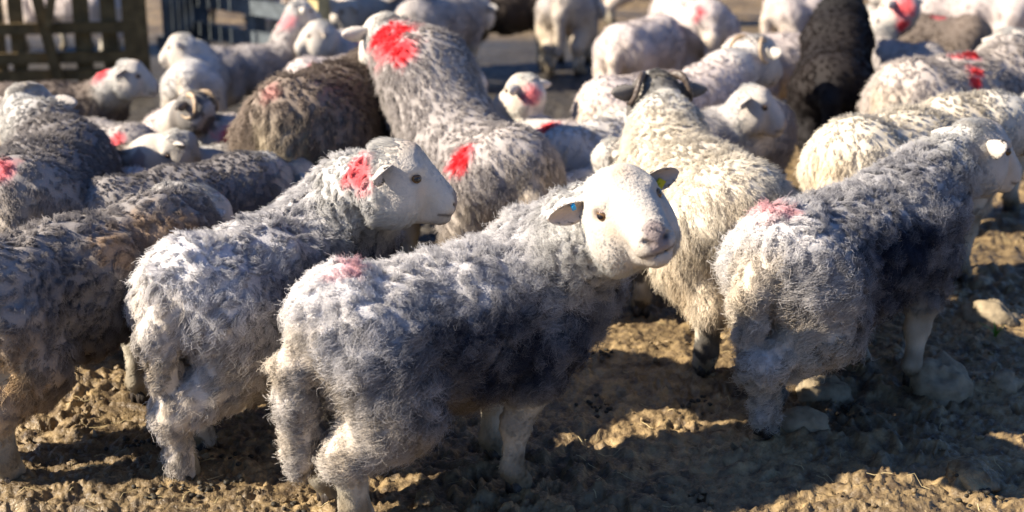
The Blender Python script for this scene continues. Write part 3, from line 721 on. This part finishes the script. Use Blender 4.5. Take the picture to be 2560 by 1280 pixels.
sheep('pale ewe with white head facing left and a pink smear', (970, 70), 165, .85, (800, 85), (185, -8, 0), True, PINK, [(910, 80, 35, .5)], q=.3, res=.014, seed=28)
sheep('pale ewe with a red spot, mostly hidden behind the dark brown ewe', (775, 155), 20, .85, None, (20, 0, 0), False, PINK, [(790, 165, 25)], q=.3, res=.014, seed=29, head_local=(.5, 0, .5))
sheep('grey ewe with raised white head and pink neck near the rails', (540, 110), 35, .75, (748, 28), (30, 0, 0), False, SOFT, [(710, 45, 28, .5)], q=.35, res=.014, seed=30)
sheep('pale grey ewe from behind, white head turned left', (475, 150), 95, .75, (455, 115), (170, -8, 0), True, dict(SOFT, light=(.72, .68, .64)), [], q=.35, res=.013, seed=31)
sheep('dark ewe facing right in front of the gate, red mark behind its ear', (20, 195), 10, .75, (325, 185), (0, -6, 0), True, BROWN, [(240, 160, 28)], q=.4, res=.013, seed=32)
sheep('grey ewe with a red blotch on its hip', (320, 315), 150, .75, None, (150, -20, 0), False, SOFT, [(285, 345, 25, .8)], q=.35, res=.013, seed=33, head_local=(.5, 0, .5))
sheep('small white headed ewe between two grey ewes on the left', (325, 425), 170, .65, (245, 400), (180, -10, 0), True, PINK, [], q=.3, res=.013, seed=34)
sheep('horned pinkish ewe with a large red blotch on its side', (640, 300), 170, .7, (485, 265), (150, -10, 0), True, PINK, [(575, 330, 45)], q=.35, res=.013, seed=35, dark_face=.7, horn=dict(turn=.6, r=.08, out=.05, w=.018))
sheep('brown faced ewe with pale crown looking down', (560, 380), 190, .65, (440, 365), (200, -40, 0), True, BROWN, [], q=.3, res=.013, seed=36)

sheep('small white faced ewe peering right, between the tall ewe and the dark-horned ewe', (1400, 470), 50, .62, (1535, 385), (10, -5, 0), True, dict(SOFT, light=(.74, .67, .6)), [], q=.35, res=.012, seed=40)
# --- beyond the gate and the rails
for k, (u, v, ya, lab) in enumerate([(60, -60, 20, 'pale ewe in the sun seen through the left half of the gate'), (250, -50, 160, 'pale ewe in the sun seen through the right half of the gate'),
                                     (480, -95, 10, 'pale ewe in the sun beyond the upper end of the rails'), (650, -70, 175, 'pale ewe in the sun beyond the lit end of the rails')]):
    sheep(lab, (u, v), ya, .9, None, (ya, -5, 0), False, PINK, [], q=.18, res=.02, seed=60 + k, head_local=(.5, 0, .7), hoofs=False, eyes=False)

for k, (u, v, ya, S_, pal_, lab) in enumerate([(2330, -78, 20, .9, SOFT, 'greyish ewe at the top edge above the dark ewe'), (2545, -30, 160, 1.0, PINK, 'pale ewe at the top right corner of the pen'), (1330, -125, 8, 1.0, DGREY, 'dark ewe far back behind the nearly black one'),
                                            (745, -95, 15, .9, PINK, 'pale ewe far back behind the white head facing left'), (1930, -120, 172, 1.0, SOFT, 'greyish ewe far back beyond the pinkish rump with the red streak'), (2160, -128, 6, 1.0, PINK, 'pale ewe far back straight above the black sheep')]):
    sheep(lab, (u, v), ya, S_, None, (ya, -8, 0), False, pal_, [], q=.18, res=.02, seed=80 + k, head_local=(.5, 0, .62), hoofs=False, eyes=False)


# ------------------------------------------------------------------ gate and rails
M_WOOD = simple_mat('weathered_wood', (.12, .085, .038), .8, .2, .5, 14, .35)
M_WOODG = simple_mat('shade_toned_board', (.10, .115, .125), .75, .2, .5, 14, .3)  # blue-grey of the rails' shaded side put into the board colour
M_WOODY = simple_mat('sun_toned_board', (.50, .40, .20), .8, .2, .4, 14, .25)  # yellow of the sunlit beam and end post put into the colour
def board(name, a, b, w, th, mat, parent, up=(0, 0, 1)):
    """a sawn board from a to b; w is its face width, th its thickness"""
    a, b = Vector(a), Vector(b); d = (b - a); L = d.length; d.normalize()
    u = Vector(up); u = (u - d * u.dot(d)).normalized(); s_ = d.cross(u)
    bm = bmesh.new(); bmesh.ops.create_cube(bm, size=1)
    M = Matrix.Identity(4)
    for r in range(3): M[r][0], M[r][1], M[r][2] = d[r] * L, s_[r] * th, u[r] * w
    M.translation = (a + b) / 2
    bm.transform(M)
    bmesh.ops.bevel(bm, geom=bm.edges[:], offset=.006, segments=2, affect='EDGES')
    return bm_obj(name, bm, mat, parent)
def gate():
    x0, x1, y0, y1 = -3.45, -2.38, 9.05, 9.25
    g = thing('wooden_gate', 'brown wooden gate with crossed braces behind the dark ewe', 'gate', (x0, y0, 0), math.atan2(y1 - y0, x1 - x0))
    Lg = math.hypot(x1 - x0, y1 - y0)
    for x, w in ((.03, .10), (.17, .075), (.585, .09), (.76, .085), (.93, .14)): board('stile', (x, 0, .02), (x, 0, 1.25), w, .055 if x < .9 else .14, M_WOOD, g, (1, 0, 0))
    for z in (.12, .235, .43, .72, 1.0, 1.2): board('rail', (.0, -.05, z), (Lg - .16, -.05, z), .072, .035, M_WOOD, g)
    board('brace', (.24, -.09, 1.18), (.42, -.09, .06), .07, .03, M_WOOD, g, (1, 0, 0)); board('brace', (.56, -.13, 1.18), (.38, -.13, .44), .055, .03, M_WOOD, g, (1, 0, 0))
gate()
def rails():
    a = Vector((-2.32, 9.95, 0)); b = Vector((-1.28, 8.75, 0)); d = b - a; L = d.length
    f = thing('rail_fence', 'shaded grey rail fence running from the gate to the sunlit end post', 'fence', a, math.atan2(d.y, d.x))
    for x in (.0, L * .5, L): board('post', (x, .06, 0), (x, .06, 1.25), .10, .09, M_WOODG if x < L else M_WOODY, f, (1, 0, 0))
    for z, h in ((.12, .13), (.33, .11), (.545, .10), (.76, .10), (.98, .10), (1.18, .10)): board('rail', (0, 0, z), (L, 0, z), h, .03, M_WOODG, f)
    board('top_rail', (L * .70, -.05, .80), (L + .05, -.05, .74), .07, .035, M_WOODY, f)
rails()
def side_fence():
    f = thing('boarded_fence', 'dark upright boards closing the gap between gate and rails', 'fence', (-2.36, 9.3, 0), math.radians(84))
    for k in range(5): board('board', (.06 + k * .135, 0, .0), (.06 + k * .135, 0, 1.15), .105, .025, M_WOODG, f, (1, 0, 0))
    for z in (.3, .95): board('rail', (0, .035, z), (.70, .035, z), .08, .035, M_WOODG, f)
side_fence()
# ------------------------------------------------------------------ stones and clods
M_STONE = simple_mat('stone', (.27, .215, .14), .8, .25, .7, 30, .3)
def lump_mesh(r, seed, sub=4, amp=.22, mud=0):
    bm = bmesh.new(); bmesh.ops.create_icosphere(bm, subdivisions=sub, radius=1)
    V = np.array([v.co[:] for v in bm.verts]); n = V.copy()
    V = n * (1 + amp * noise(n, 1.3, seed) + amp * .55 * noise(n, 2.9, seed + 1) + .10 * np.abs(noise(n, 6, seed + 2)) + mud * noise(n, 13, seed + 3))[:, None]
    V = V * np.array(r)
    for v, c in zip(bm.verts, V): v.co = c
    return bm
ROCKS = [(2062, 1000, .105, .075, .075, 'pale pointed stone lying beside the lit front leg of the charcoal ewe'), (2350, 985, .11, .09, .085, 'big shaded boulder behind the front hoof of the charcoal ewe'),
         (2470, 830, .10, .07, .06, 'dark rounded stone in the shade near the right edge'), (2510, 985, .06, .05, .05, 'small grey stone half in the sun at the right edge'),
         (2425, 1215, .085, .065, .055, 'muddy stone bulging from the ground in the lower right corner'), (1990, 335, .08, .06, .06, 'tan stone beside the legs of the black sheep'),
         (1062, 1262, .034, .03, .036, 'upright muddy stone below the belly of the ewe in front'), (2010, 1085, .075, .045, .05, 'long stone edge to the right of the hind hoof of the charcoal ewe'),
         (1455, 185, .05, .04, .045, 'tan stone between the legs at the back'), (1650, 1215, .022, .02, .02, 'small round stone on the mud right of the front hoof of the front ewe')]
for k, (u, v, a, b, c, lab) in enumerate(ROCKS):
    p = at(u, v, 0.0); p[2] = ground_h(p[None, :])[0]
    o = bm_obj('rock', lump_mesh((a * .85, b * .85, c * .9), 300 + k * 7, 4, .25, .03), M_STONE if k not in (4, 6, 9) else M_MUD, None, True)
    o.location = (p[0], p[1], p[2] + c * .02); o.rotation_euler = (0, 0, k * 1.3); tag(o, lab, 'rock', 'stones in the trodden mud')
def clods():
    rng = np.random.default_rng(77)
    bases = []
    for k in range(14):
        bm = lump_mesh((1, 1, .75), 500 + k * 5, 2, .55, .22); bm.verts.ensure_lookup_table()
        bases.append((np.array([v.co[:] for v in bm.verts]), np.array([[v.index for v in f.verts] for f in bm.faces]))); bm.free()
    n = 2600
    y = 2.75 * (7.5 / 2.75) ** rng.random(n); x = rng.uniform(-.42, .48, n) * y
    keep = noise(np.c_[x, y], 2.2, 91) + .6 * noise(np.c_[x, y], 6, 92) > rng.uniform(-.7, .45, n); x, y = x[keep], y[keep]
    z = ground_h(np.c_[x, y]); r = .0035 + .009 * rng.random(len(x)) ** 4
    VV, FF, o = [], [], 0
    for i in range(len(x)):
        bv, bf = bases[rng.integers(14)]; a = rng.random() * 6.28; ca, sa = math.cos(a), math.sin(a)
        v = bv * r[i] * np.array([1, rng.uniform(.6, 1), 1]); v = np.c_[v[:, 0] * ca - v[:, 1] * sa, v[:, 0] * sa + v[:, 1] * ca, v[:, 2]] + np.array([x[i], y[i], z[i] + r[i] * .15])
        VV.append(v); FF.append(bf + o); o += len(bv)
    c = mesh_obj('mud_clods', np.concatenate(VV), np.concatenate(FF), M_MUD); c['kind'] = 'stuff'
    c['label'] = 'crumbs and clods of trodden mud scattered over the ground'
clods()
# ------------------------------------------------------------------ green shoots
M_GRASS = simple_mat('grass_blade', (.13, .26, .03), .5, .3, 0, 30, .3)
for k, (u, v, sc, lab) in enumerate([(2485, 875, .055, 'small green shoot in the mud near the right edge'), (738, 195, .12, 'bright green grass tuft behind the dark brown ewe')]):
    p = at(u, v); p[2] = ground_h(p[None, :])[0]
    rng = np.random.default_rng(k + 5); bm = bmesh.new()
    for j in range(9):
        an = rng.uniform(0, 6.28); ln = sc * rng.uniform(.6, 1.2); lean = rng.uniform(.3, .9); w = sc * .09
        prev = None
        for t in np.linspace(0, 1, 6):
            c = Vector((math.cos(an) * ln * lean * t * t, math.sin(an) * ln * lean * t * t, ln * t * (1 - .3 * t * lean) - .01)); sd = Vector((-math.sin(an), math.cos(an), 0)) * w * (1 - t ** 2) + Vector((0, 0, 1e-4))
            row = (bm.verts.new(c - sd), bm.verts.new(c + Vector((0, 0, w * .3))), bm.verts.new(c + sd))
            if prev: bm.faces.new((prev[0], prev[1], row[1], row[0])); bm.faces.new((prev[1], prev[2], row[2], row[1]))
            prev = row
    o = bm_obj('grass_tuft', bm, M_GRASS, None, True); o.location = p; tag(o, lab, 'grass tuft')

# ------------------------------------------------------------------ bits of straw
def straw():
    rng = np.random.default_rng(5); bm = bmesh.new()
    for i in range(420):
        y = 2.85 * (7.0 / 2.85) ** rng.random(); x = rng.uniform(-.40, .46) * y; a = rng.uniform(0, 6.28); L = rng.uniform(.015, .07); w = rng.uniform(.0007, .0016); bend = rng.normal(0, .25) * L
        prev = None
        for t in (-.5, -.17, .17, .5):
            cx, cy = x + math.cos(a) * L * t - math.sin(a) * bend * t * t, y + math.sin(a) * L * t + math.cos(a) * bend * t * t
            z = ground_h(np.array([[cx, cy]]))[0] + .004 + .004 * rng.random()
            row = [bm.verts.new((cx - math.sin(a) * w * q, cy + math.cos(a) * w * q, z + w * h)) for q, h in ((1, 0), (0, 1), (-1, 0))]
            if prev:
                for k in (0, 1): bm.faces.new((prev[k], prev[k + 1], row[k + 1], row[k]))
            prev = row
    o = bm_obj('straw_bits', bm, simple_mat('straw', (.42, .33, .17), .7, .2, 0, 30, .4), None, True); o['kind'] = 'stuff'; o['label'] = 'thin bits of straw and wool trodden into the mud'
straw()

def droppings():
    rng = np.random.default_rng(31); bm = bmesh.new()
    for c in range(26):
        y = 2.9 * (6.0 / 2.9) ** rng.random(); x = rng.uniform(-.36, .44) * y
        for k in range(rng.integers(6, 20)):
            px_, py_ = x + rng.normal(0, .03), y + rng.normal(0, .03); r = rng.uniform(.0045, .007)
            z = ground_h(np.array([[px_, py_]]))[0] + r * .7
            bmesh.ops.create_icosphere(bm, subdivisions=2, radius=r, matrix=Matrix.Translation((px_, py_, z)) @ Matrix.Rotation(rng.random() * 6, 4, 'Z') @ Matrix.Diagonal((1.35, 1, .9, 1)))
    o = bm_obj('droppings', bm, simple_mat('dung', (.035, .028, .018), .6, .3, .3, 200, .3), None, True); o['kind'] = 'stuff'; o['label'] = 'small dark sheep droppings scattered on the mud'
droppings()

print('script time', time.time() - T0)
